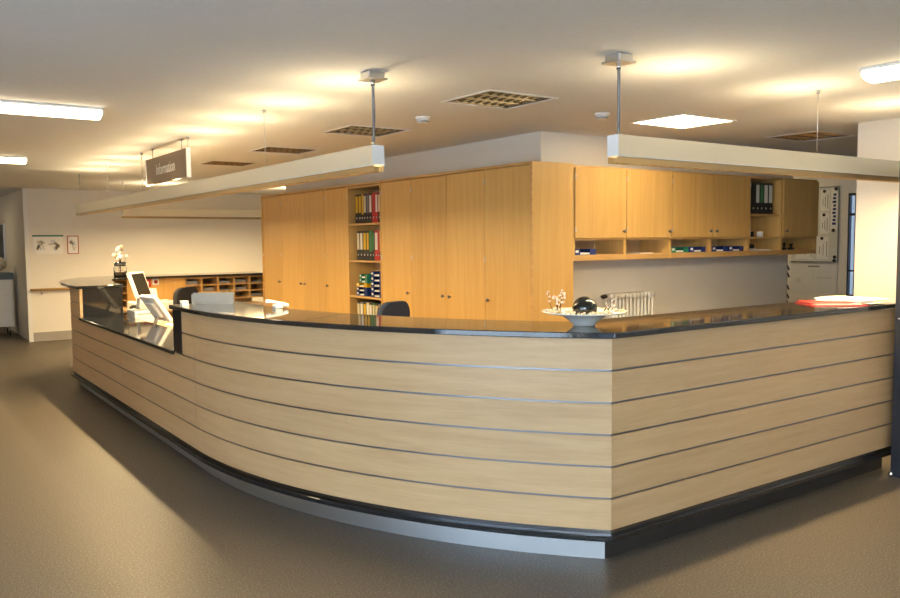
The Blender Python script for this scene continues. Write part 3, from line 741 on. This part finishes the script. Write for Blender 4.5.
for k in range(7):
    bx_, by_ = 2.925+rnd.uniform(-.03,.03), 3.155+rnd.uniform(-.03,.03); hx, hy = rnd.uniform(-.05,.05), rnd.uniform(-.05,.05); hh = rnd.uniform(0.05,0.115)
    pts = [(bx_+hx*t, by_+hy*t+0.006*math.sin(5*t), ZG+0.079+hh*t) for t in (0,0.33,0.66,1)]
    sm = obj('stem', MB().tube(pts, [0.0022,0.0018,0.0015,0.001], 5), M_TWIG, tw)
    for t in (0.5, 0.75, 1.0, 0.9):
        c = (bx_+hx*t+rnd.uniform(-.006,.006), by_+hy*t+rnd.uniform(-.006,.006), ZG+0.079+hh*t)
        obj('blossom', MB().ball(c, rnd.uniform(0.004,0.0075), 8), M_BLOS, sm)
tw2 = thing('blossom_twig', 'short twigs with tiny blossoms in the right side of the bowl', 'flower', (3.13, 3.0, ZG+0.07))
for k in range(5):
    bx_, by_ = 3.125+rnd.uniform(-.03,.03), 3.01+rnd.uniform(-.03,.03); hx, hy = rnd.uniform(-.03,.05), rnd.uniform(-.04,.03); hh = rnd.uniform(0.03,0.06)
    sm = obj('stem', MB().tube([(bx_+hx*t, by_+hy*t, ZG+0.079+hh*t) for t in (0,0.5,1)], [0.002,0.0015,0.001], 5), M_TWIG, tw2)
    for t in (0.6, 1.0): obj('blossom', MB().ball((bx_+hx*t, by_+hy*t, ZG+0.079+hh*t), rnd.uniform(0.004,0.006), 8), M_BLOS, sm)

def sheet(name, poly, z0, z1, m, label, cat, curl=0.0):
    o = obj(name, MB().prism(poly, z0, z1), m); return tag(o, label, cat)
t = thing('red_folder', 'red card folder lying open at the right end of the granite worktop', 'folder', (5.2, 3.0, ZG))
obj('cover', MB().prism([(5.02,2.98),(5.30,2.76),(5.50,3.02),(5.22,3.24)], ZG, ZG+0.004), M_RED, t)
obj('inner_sheets', MB().prism([(5.06,2.98),(5.29,2.79),(5.46,3.01),(5.23,3.20)], ZG+0.0042, ZG+0.010), mat('pink_paper', (0.66,0.42,0.40), 0.7), t)
obj('cover', MB().prism([(5.08,3.04),(5.30,2.86),(5.48,3.04),(5.24,3.235)], ZG+0.0102, ZG+0.014), M_RED, t)
t = thing('newspaper_stack', 'pile of pale newspapers and leaflets at the right end of the worktop', 'papers', (5.5, 3.0, ZG))
for k in range(4):
    a = [0.25,-0.2,0.12,-0.04][k]; c_, s_ = math.cos(a), math.sin(a)
    p = [(5.50+0.15*i*c_-0.19*j*s_+0.004*k, 2.99+0.13*i*s_+0.19*j*c_) for (i, j) in ((-1,-1),(1,-1),(1,1),(-1,1))]
    obj('newspaper', MB().prism(p, ZG+0.0145+0.004*k, ZG+0.0145+0.004*k+0.0035), M_PAPER if k != 2 else mat('grey_newsprint', (0.55,0.54,0.52), 0.8), t)
t = thing('leaflet', 'pink printed leaflet beside the newspapers near the counter edge', 'leaflet', (5.28, 2.80, ZG))
obj('front_page', MB().prism([(5.33,2.76),(5.52,2.77),(5.50,2.87),(5.36,2.86)], ZG+0.0102, ZG+0.0118), M_PAPER, t)
obj('print_block', MB().prism([(5.38,2.775),(5.46,2.78),(5.45,2.82),(5.39,2.82)], ZG+0.0118, ZG+0.0122), mat('red_print', (0.7,0.12,0.05), 0.6), t)

# near end of the counter: leaflet holder, white card block, handset
ax = Vector((0.88,-0.475,0)).normalized(); ay = Vector((-ax.y, ax.x, 0))
t = thing('leaflet_holder', 'low frosted acrylic leaflet holder on the counter near the step', 'holder', (2.03, 5.93, ZG))
cpt = Vector((2.03, 5.95, ZG))
obj('front_plate', MB().obox(cpt+Vector((0,0,0.038))-ay*0.03, ax, ay, (0,0,1), 0.15, 0.002, 0.036), M_FROST, t)
obj('back_plate', MB().obox(cpt+Vector((0,0,0.042))+ay*0.03, ax, ay, (0,0,1), 0.15, 0.002, 0.040), M_FROST, t)
obj('base_plate', MB().obox(cpt+Vector((0,0,0.001)), ax, ay, (0,0,1), 0.15, 0.034, 0.001), M_FROST, t)
obj('leaflets', MB().obox(cpt+Vector((0,0,0.036)), ax, ay, (0,0,1), 0.14, 0.02, 0.033), mat('pale_leaflets', (0.22,0.24,0.25), 0.6), t)
t = thing('card_block', 'small white card block at the end of the high counter', 'card block', (1.80, 5.90, ZG))
obj('cards', MB().box(1.78, 1.825, 5.88, 5.93, ZG, ZG+0.034), M_PAPER, t)
obj('top_card', MB().box(1.777, 1.827, 5.878, 5.932, ZG+0.034, ZG+0.036), M_WHITE, t)
t = thing('telephone_handset', 'white telephone handset lying in its cradle at the inner counter edge', 'telephone', (2.225, 5.22, ZG))
d = Vector((0.818,-0.575,-0.20)).normalized(); n2_ = Vector((0,0,1)); sd = d.cross(n2_).normalized(); n2_ = sd.cross(d)
hc = Vector((2.225, 5.22, ZG+0.040))
obj('grip', MB().obox(hc, d, sd, n2_, 0.065, 0.014, 0.009), M_WHITE, t, 0.005)
obj('earpiece', MB().obox(hc+d*0.062-n2_*0.005, d, sd, n2_, 0.018, 0.019, 0.013), M_WHITE, t, 0.006)
obj('mouthpiece', MB().obox(hc-d*0.062-n2_*0.004, d, sd, n2_, 0.018, 0.019, 0.012), M_WHITE, t, 0.006)
obj('cradle', MB().box(2.20, 2.255, 5.19, 5.25, ZG, ZG+0.026), M_WHITE, t, 0.004)

# ------------------------------------------------------------------ staff desk things
def monitor(c, n, w_, h_, tilt, mback, label, desk_z=0.75):
    n = Vector(n).normalized(); wx = Vector((-n.y, n.x, 0))
    nt = (n*math.cos(tilt)+Vector((0,0,1))*math.sin(tilt)).normalized(); ut = (Vector((0,0,1))*math.cos(tilt)-n*math.sin(tilt)).normalized()
    c = Vector(c); foot = c-n*0.03
    t = thing('computer_monitor', label, 'monitor', (foot.x, foot.y, desk_z))
    obj('casing', MB().obox(c, wx, ut, nt, w_/2, h_/2, 0.020), mback, t, 0.004)
    obj('screen', MB().obox(c+nt*0.0205, wx, ut, nt, w_/2-0.022, h_/2-0.022, 0.001), M_SCREEN, t)
    obj('rear_hump', MB().obox(c-nt*0.032, wx, ut, nt, w_*0.28, h_*0.28, 0.014), mback, t, 0.006)
    obj('neck', MB().tube([(foot.x,foot.y,desk_z+0.014),tuple(c-nt*0.02-ut*h_*0.2)], 0.018, 10), M_GREY, t)
    obj('foot', MB().lathe([(0.11,0),(0.11,0.008),(0.03,0.016)], 24, (foot.x,foot.y,desk_z)), M_GREY, t)
monitor((2.34, 9.25, 1.165), (0.77,-0.63,0), 0.34, 0.29, R(19), M_WHITE, 'white framed monitor with dark screen on the desktop computer', 0.885)
monitor((2.28, 8.40, 0.965), (0.985,0.12,0), 0.38, 0.30, R(33), M_WHITE, 'white backed monitor tilted steeply away beside the granite ledge')
t = thing('desktop_computer', 'flat white desktop computer case under the dark-screened monitor', 'computer', (2.36, 9.29, 0.75))
obj('case', MB().box(2.25, 2.55, 9.12, 9.46, 0.75, 0.885), M_WHITE, t, 0.006)
obj('drive_slot', MB().box(2.28, 2.42, 9.116, 9.12, 0.845, 0.86), M_GREY, t)
obj('power_button', MB().lathe([(0.010,0),(0.010,0.005)], 12).mesh_rot('y', (2.50, 9.12, 0.85)), M_GREY, t)
t = thing('keyboard', 'flat white keyboard on the staff desk beside the tilted monitor', 'keyboard', (2.525, 8.5, 0.75))
obj('keyboard_body', MB().box(2.45, 2.60, 8.28, 8.72, 0.75, 0.768), M_WHITE, t, 0.003)
km = MB().box(-0.007,0.007,-0.012,0.012,0,0.006).mesh('key', M_PAPER)
for i in range(5):
    for j in range(14):
        o = bpy.data.objects.new('key', km); COL.objects.link(o); o.parent = t; o.location = (-0.045+0.024*i, -0.20+0.03*j, 0.018)
for (x, y, a, lab) in ((2.45, 7.75, 0.1, 'white sheet on the staff desk next to the near step'), (2.40, 9.75, 0.3, 'white sheet on the staff desk beside the black tape ring')):
    c_, s_ = math.cos(a), math.sin(a)
    tag(obj('paper_sheet', MB().prism([(x+0.15*i*c_-0.21*j*s_, y+0.15*i*s_+0.21*j*c_) for (i,j) in ((-1,-1),(1,-1),(1,1),(-1,1))], 0.75, 0.753), M_PAPER), lab, 'paper')
t = thing('tape_ring', 'black tape ring standing on a small base on the staff desk', 'tape dispenser', (2.46, 9.98, 0.75))
obj('ring', MB().tube([(2.46+0.055*math.cos(a)*0.82, 9.98-0.055*math.cos(a)*0.57, 0.75+0.071+0.055*math.sin(a)) for a in [2*PI*k/20 for k in range(20)]], 0.021, 10, True), M_BLACK, t)
obj('base', MB().box(2.43, 2.49, 9.95, 10.01, 0.75, 0.762), M_BLACK, t, 0.002)
t = thing('fax_machine', 'low white fax machine with paper on the far desk behind the monitors', 'fax machine', (2.92, 11.0, 0.75))
obj('body', MB().box(2.66, 3.18, 10.82, 11.18, 0.75, 0.86), M_WHITE, t, 0.012)
obj('paper_tray', MB().obox((2.92,11.2,0.93), (1,0,0), (0,0.35,0.94), (0,-0.94,0.35), 0.14, 0.09, 0.004), M_WHITE, t)
obj('control_panel', MB().box(2.70, 3.14, 10.84, 10.93, 0.8605, 0.866), M_GREY, t)
for k in range(6): obj('button', MB().box(2.74+0.06*k, 2.77+0.06*k, 10.87, 10.90, 0.866, 0.871), M_WHITE, t)

def office_chair(loc, rz, m, label, bw=0.42, bh=0.42, top=1.06):
    t = thing('office_chair', label, 'chair', (loc[0], loc[1], 0), rz, 'staff office chairs')
    W = lambda n, mb, mt, par=t, bv=0.0: obj(n, mb, mt, par, bv, world=False)
    def rr(w, h, r, y0, y1, zc, bend=0.0):       # rounded upright panel
        pts = []
        for (sx, sz, a0) in ((1,1,0),(-1,1,90),(-1,-1,180),(1,-1,270)):
            for k in range(5):
                a = R(a0+22.5*k); pts.append((sx*(w/2-r)+r*math.cos(a), sz*(h/2-r)+r*math.sin(a)))
        n = len(pts); f = lambda x: bend*(1-(2*x/w)**2)
        vs = [(x, y0+f(x), zc+z) for x, z in pts]+[(x, y1+f(x), zc+z) for x, z in pts]
        return MB().add(vs, [tuple(range(n)), tuple(range(2*n-1,n-1,-1))]+[(i,n+i,n+(i+1)%n,(i+1)%n) for i in range(n)])
    W('backrest', rr(bw, bh, 0.11, -0.24, -0.18, top-bh/2, -0.03), m, t, 0.012)
    W('back_bracket', MB().tube([(0,-0.235,top-bh*0.6),(0,-0.265,top-bh-0.05),(0,-0.2,0.44),(0,-0.05,0.43)], 0.018, 8), M_BLACK)
    seat = [(0.23*math.copysign(abs(math.cos(a))**0.5, math.cos(a)), 0.22*math.copysign(abs(math.sin(a))**0.5, math.sin(a))) for a in [2*PI*k/28 for k in range(28)]]
    W('seat', MB().prism(seat, 0.45, 0.52), m, t, 0.015)
    W('gas_column', MB().lathe([(0.028,0.1),(0.028,0.3),(0.018,0.3),(0.018,0.45)], 14), M_BLACK)
    for k in range(5):
        a = 2*PI*k/5; c_, s_ = math.cos(a), math.sin(a)
        l = W('leg', MB().tube([(0.02*c_,0.02*s_,0.12),(0.27*c_,0.27*s_,0.075)], [0.025,0.016], 8), M_BLACK)
        obj('castor', MB().lathe([(0.02,-0.02),(0.03,-0.016),(0.03,0.016),(0.02,0.02)], 14).mesh_rot('x', (0.27*c_,0.27*s_,0.03)), M_BLACK, l, world=False)
office_chair((2.96, 10.15), R(30), M_FAB, 'charcoal office chair behind the far left staff desk', 0.40, 0.46, 1.08)
office_chair((3.64, 6.32), R(15), M_FABB, 'dark blue office chair in front of the tall cabinets', 0.38, 0.44, 1.09)

# ------------------------------------------------------------------ far counter things
t = thing('flower_vase', 'glass vase with dried pale flowers on the far rounded worktop', 'vase', (2.72, 11.72, ZG))
obj('vase_glass', MB().lathe([(0.075,0),(0.085,0.004),(0.088,0.12),(0.07,0.16),(0.085,0.20),(0.08,0.20),(0.066,0.16),(0.082,0.12),(0.078,0.012),(1e-6,0.01)], 24), M_GLASS, t, world=False)
obj('pebble_filling', MB().lathe([(1e-6,0.012),(0.07,0.014),(0.075,0.05),(1e-6,0.06)], 16), M_DARKV, t, world=False)
obj('ribbon', MB().lathe([(0.073,0.145),(0.078,0.15),(0.078,0.17),(0.073,0.175)], 24), M_BLACK, t, world=False)
mats_f = [M_BLOS, M_PEBB, M_PAPER, mat('blue_grey_flower', (0.25,0.29,0.36), 0.8)]
for k in range(16):
    a = rnd.uniform(0, 2*PI); r = rnd.uniform(0.01, 0.10); hh = rnd.uniform(0.24, 0.42)
    sm = obj('flower_stem', MB().tube([(0.2*r*math.cos(a),0.2*r*math.sin(a),0.05),(0.5*r*math.cos(a),0.5*r*math.sin(a),0.18),(r*math.cos(a),r*math.sin(a),hh)], 0.002, 5), M_TWIG, t, world=False)
    obj('flower_head', MB().ball((r*math.cos(a), r*math.sin(a), hh), rnd.uniform(0.025,0.045), 10, 0.8), mats_f[k % 4], sm, world=False)
t = thing('document_shelf', 'small wooden document shelf with open slots left of the monitors', 'shelf', (2.66, 11.55, 0.78))
obj('side_panel', MB().box(2.56, 2.575, 11.44, 11.68, 0.751, 1.13), M_CABH, t)
obj('side_panel', MB().box(2.735, 2.749, 11.44, 11.68, 0.751, 1.13), M_CABH, t)
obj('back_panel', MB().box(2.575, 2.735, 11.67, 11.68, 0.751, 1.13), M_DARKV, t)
for z in (0.755, 0.85, 0.945, 1.04, 1.12): obj('shelf', MB().box(2.575, 2.735, 11.442, 11.67, z-0.004, z+0.006), M_CABH, t)
t = thing('fire_call_point', 'red square call point on the wooden panel below the far worktop', 'alarm button', (3.0, 11.5, 1.02))
obj('box', MB().box(2.945, 3.055, 11.465, 11.499, 1.015, 1.13), M_RED, t, 0.004)
obj('white_plate', MB().box(2.978, 3.022, 11.460, 11.465, 1.05, 1.095), M_PAPER, t)
t = thing('wall_switch', 'white plate with dark red centre beside the red call point', 'switch', (3.125, 11.5, 1.06))
obj('plate', MB().box(3.08, 3.17, 11.485, 11.499, 1.045, 1.13), M_WHITE, t, 0.003)
obj('rocker', MB().box(3.103, 3.147, 11.478, 11.485, 1.066, 1.109), mat('dark_red', (0.25,0.01,0.01), 0.4), t)

# ------------------------------------------------------------------ back wall things
t = thing('poster', 'wide pale poster with green top bar on the back wall', 'poster', (2.35, YB-0.01, 1.45))
obj('sheet', MB().box(2.125, 2.575, YB-0.006, YB-0.001, 1.455, 1.745), M_PAPER, t)
obj('top_bar', MB().box(2.115, 2.585, YB-0.014, YB-0.001, 1.745, 1.77), M_GREEN, t)
pm_ = [mat('poster_blue', (0.58,0.63,0.70), 0.7), mat('poster_grey', (0.62,0.60,0.56), 0.7), mat('poster_tan', (0.58,0.48,0.36), 0.7)]
for k in range(16):
    a = rnd.uniform(0, 2*PI); cx_ = 2.24+0.21*(k % 2)+rnd.uniform(-.05,.05); cz = 1.61+rnd.uniform(-.06,.06); l = rnd.uniform(0.03,0.06); wq = rnd.uniform(0.008,0.016)
    obj('printed_motif', MB().obox((cx_, YB-0.0065, cz), (math.cos(a),0,math.sin(a)), (0,1,0), (-math.sin(a),0,math.cos(a)), l, 0.0006, wq), pm_[k % 3], t)
t = thing('poster', 'narrow poster in a red frame on the back wall', 'poster', (2.73, YB-0.01, 1.45))
obj('sheet', MB().box(2.655, 2.81, YB-0.006, YB-0.001, 1.46, 1.745), M_PAPER, t)
obj('frame', MB().box(2.643,2.655,YB-0.01,YB-0.001,1.448,1.757).box(2.81,2.822,YB-0.01,YB-0.001,1.448,1.757).box(2.655,2.81,YB-0.01,YB-0.001,1.448,1.46).box(2.655,2.81,YB-0.01,YB-0.001,1.745,1.757), M_RED, t)
for k in range(8):
    a = rnd.uniform(0, 2*PI)
    obj('printed_motif', MB().obox((2.73+rnd.uniform(-.035,.035), YB-0.0065, 1.60+rnd.uniform(-.07,.07)), (math.cos(a),0,math.sin(a)), (0,1,0), (-math.sin(a),0,math.cos(a)), 0.035, 0.0006, 0.01), pm_[k % 3], t)
t = thing('handrail', 'brown wooden handrail on brackets along the back wall', 'handrail', (2.9, YB-0.07, 0.86))
obj('rail', MB().tube([(2.04,YB-0.08,0.865),(3.9,YB-0.08,0.865)], 0.021, 12), M_CABH, t)
for x in (2.22, 3.0, 3.7): obj('bracket', MB().tube([(x,YB-0.08,0.845),(x,YB-0.08,0.80),(x,YB-0.001,0.80)], 0.010, 8), M_ALU, t)

# trolley, bag and dark panel by the far corridor
t = thing('care_trolley', 'white trolley with blue-grey top on castors at the left edge', 'trolley', (1.70, 16.50, 0))
obj('body', MB().box(1.30, 1.95, 16.30, 16.75, 0.16, 1.00), M_WHITE, t, 0.01)
obj('top', MB().box(1.28, 1.97, 16.28, 16.77, 1.00, 1.12), M_TEAL, t, 0.015)
for k in range(3): obj('drawer_front', MB().box(1.33, 1.92, 16.288, 16.30, 0.2+0.26*k, 0.44+0.26*k), M_WHITE, t, 0.004)
for (x, y) in ((1.37,16.37),(1.88,16.37),(1.37,16.68),(1.88,16.68)):
    fk = obj('castor_fork', MB().box(x-0.02,x+0.02,y-0.012,y+0.012,0.07,0.16), M_GREY, t)
    obj('wheel', MB().lathe([(0.03,-0.014),(0.05,-0.010),(0.05,0.010),(0.03,0.014)], 18).mesh_rot('x', (x,y,0.05)), M_BLACK, fk)
t = thing('cloth_bundle', 'beige cloth bundle on the trolley top', 'cloth', (1.70, 16.50, 1.12))
cbm = MB().ball((1.70,16.50,1.26), 0.2, 18, 0.7)
cbm.v = [(x+0.02*math.sin(9*z+5*y), y+0.02*math.sin(11*x), max(1.121, z+0.015*math.sin(13*x+7*y))) for x, y, z in cbm.v]
obj('folded_cloth', cbm, mat('beige_cloth', (0.62,0.54,0.42), 0.9), t)
obj('fold', MB().tube([(1.55,16.40,1.25),(1.65,16.33,1.30),(1.77,16.35,1.28),(1.85,16.43,1.22)], 0.03, 8), mat('beige_cloth_fold', (0.66,0.58,0.46), 0.9), t)
t = thing('display_board', 'dark display board on the corridor wall above the trolley', 'board', (1.99, 18.2, 1.25))
obj('board', MB().box(1.99, 2.018, 17.6, 18.9, 1.25, 2.0), M_DGREY, t)
obj('rim', MB().box(1.985, 2.018, 17.57, 17.6, 1.23, 2.02), M_ALU, t)

# ------------------------------------------------------------------ notices on the right wall
t = thing('notice_board', 'clear notice board with handwritten sheets right of the wall cupboards', 'notice board', (9.98, 5.93, 1.3))
obj('board', MB().box(9.988, 9.998, 5.62, 6.26, 1.30, 2.25), mat('board_white', (0.70,0.69,0.64), 0.35), t)
obj('edge_rail', MB().box(9.982, 9.998, 5.615, 5.625, 1.30, 2.25), M_GREY, t)
obj('edge_rail', MB().box(9.980, 9.998, 5.62, 6.26, 1.29, 1.305), M_GREY, t)
obj('edge_rail', MB().box(9.980, 9.998, 5.62, 6.26, 2.245, 2.26), M_GREY, t)
M_INK = mat('ink_blue', (0.02,0.03,0.16), 0.6); M_INKG = mat('ink_grey', (0.22,0.22,0.22), 0.6)
def sheetw(y0, y1, z0, z1):
    s = obj('sheet', MB().box(9.984, 9.9878, y0, y1, z0, z1), M_PAPER, t)
    return s
for (y0, y1, z0, z1) in ((5.74,5.86,1.95,2.22),(5.74,5.86,1.66,1.92),(5.74,5.90,1.33,1.62),(5.95,6.2,1.33,1.6)):
    s = sheetw(y0, y1, z0, z1)
    for k in range(3):
        yy = y0+0.02+(y1-y0-0.04)*k/2.5
        obj('writing_line', MB().box(9.9832, 9.984, yy, yy+0.008, z0+0.03+0.02*k, z1-0.06-0.03*k), M_INKG, s)
    obj('magnet', MB().lathe([(0.02,0),(0.02,0.008),(0.014,0.011)], 12).mesh_rot('x', (9.984, (y0+y1)/2+0.01, z1-0.02)), M_BLACK, s)
s = obj('sheet', MB().box(9.984, 9.9878, 5.635, 5.72, 1.70, 2.23), M_PAPER, t)
for k in range(9): obj('letter', MB().box(9.9832, 9.984, 5.65+0.004*(k%2), 5.70-0.006*(k%3), 1.77+0.046*k, 1.80+0.046*k), M_INK, s)
for (y, z) in ((5.655, 2.225), (5.68, 1.70), (5.655, 1.36), (5.66, 1.315)): obj('magnet', MB().lathe([(0.022,0),(0.022,0.008),(0.014,0.011)], 12).mesh_rot('x', (9.984, y, z)), M_BLACK, t)
t = thing('wall_chart', 'large pale chart below the notice board', 'chart', (9.99, 5.9, 0.9))
obj('sheet', MB().box(9.992, 9.998, 5.62, 6.26, 0.88, 1.27), mat('chart_paper', (0.74,0.73,0.68), 0.6), t)
obj('title_block', MB().box(9.991, 9.992, 5.86, 6.02, 1.225, 1.245), M_INKG, t)
obj('text_block', MB().box(9.991, 9.992, 6.1, 6.2, 1.0, 1.1), M_INKG, t) if False else None
for (y0, y1, z0, z1) in ((5.70,5.90,1.08,1.10),(5.94,5.945,1.0,1.2),(6.12,6.18,1.02,1.08)): obj('chart_line', MB().box(9.991, 9.992, y0, y1, z0, z1), pm_[1], t)
t = thing('hook_rail', 'vertical rail with dark hooks at the end of the wall below the cupboards', 'hook rail', (8.425, YW+0.05, 0.8))
obj('rail', MB().box(8.421, 8.435, YW+0.0, YW+0.03, 0.7, 1.42), mat('rail_tan', (0.45,0.36,0.22), 0.5), t)
for z in (1.30, 1.22, 1.08, 0.98, 0.90): obj('hook', MB().tube([(8.436,YW+0.015,z),(8.455,YW+0.01,z-0.01),(8.46,YW,z-0.04),(8.45,YW-0.01,z-0.05)], 0.010, 8), M_BLACK, t)

# dark door post at the right edge, in front of the counter end
dp = struct('door_1', MB().box(5.53, 5.70, 2.60, 2.705, 0.0, 2.12), M_DGREY, 'dark metal door post at the right edge', 0.004)
obj('latch', MB().obox((5.515, 2.66, 1.075), (1,0,0), (0,1,0), (0,0,1), 0.015, 0.01, 0.006), M_CHROME, dp)
obj('floor_bolt', MB().lathe([(0.012,0),(0.016,0.01),(0.016,0.03),(0.008,0.04)], 12, (5.51, 2.69, 0.0)), M_CHROME, dp)
obj('door_leaf', MB().box(5.70, 6.56, 2.62, 2.66, 0.01, 2.10), M_DGREY, dp)
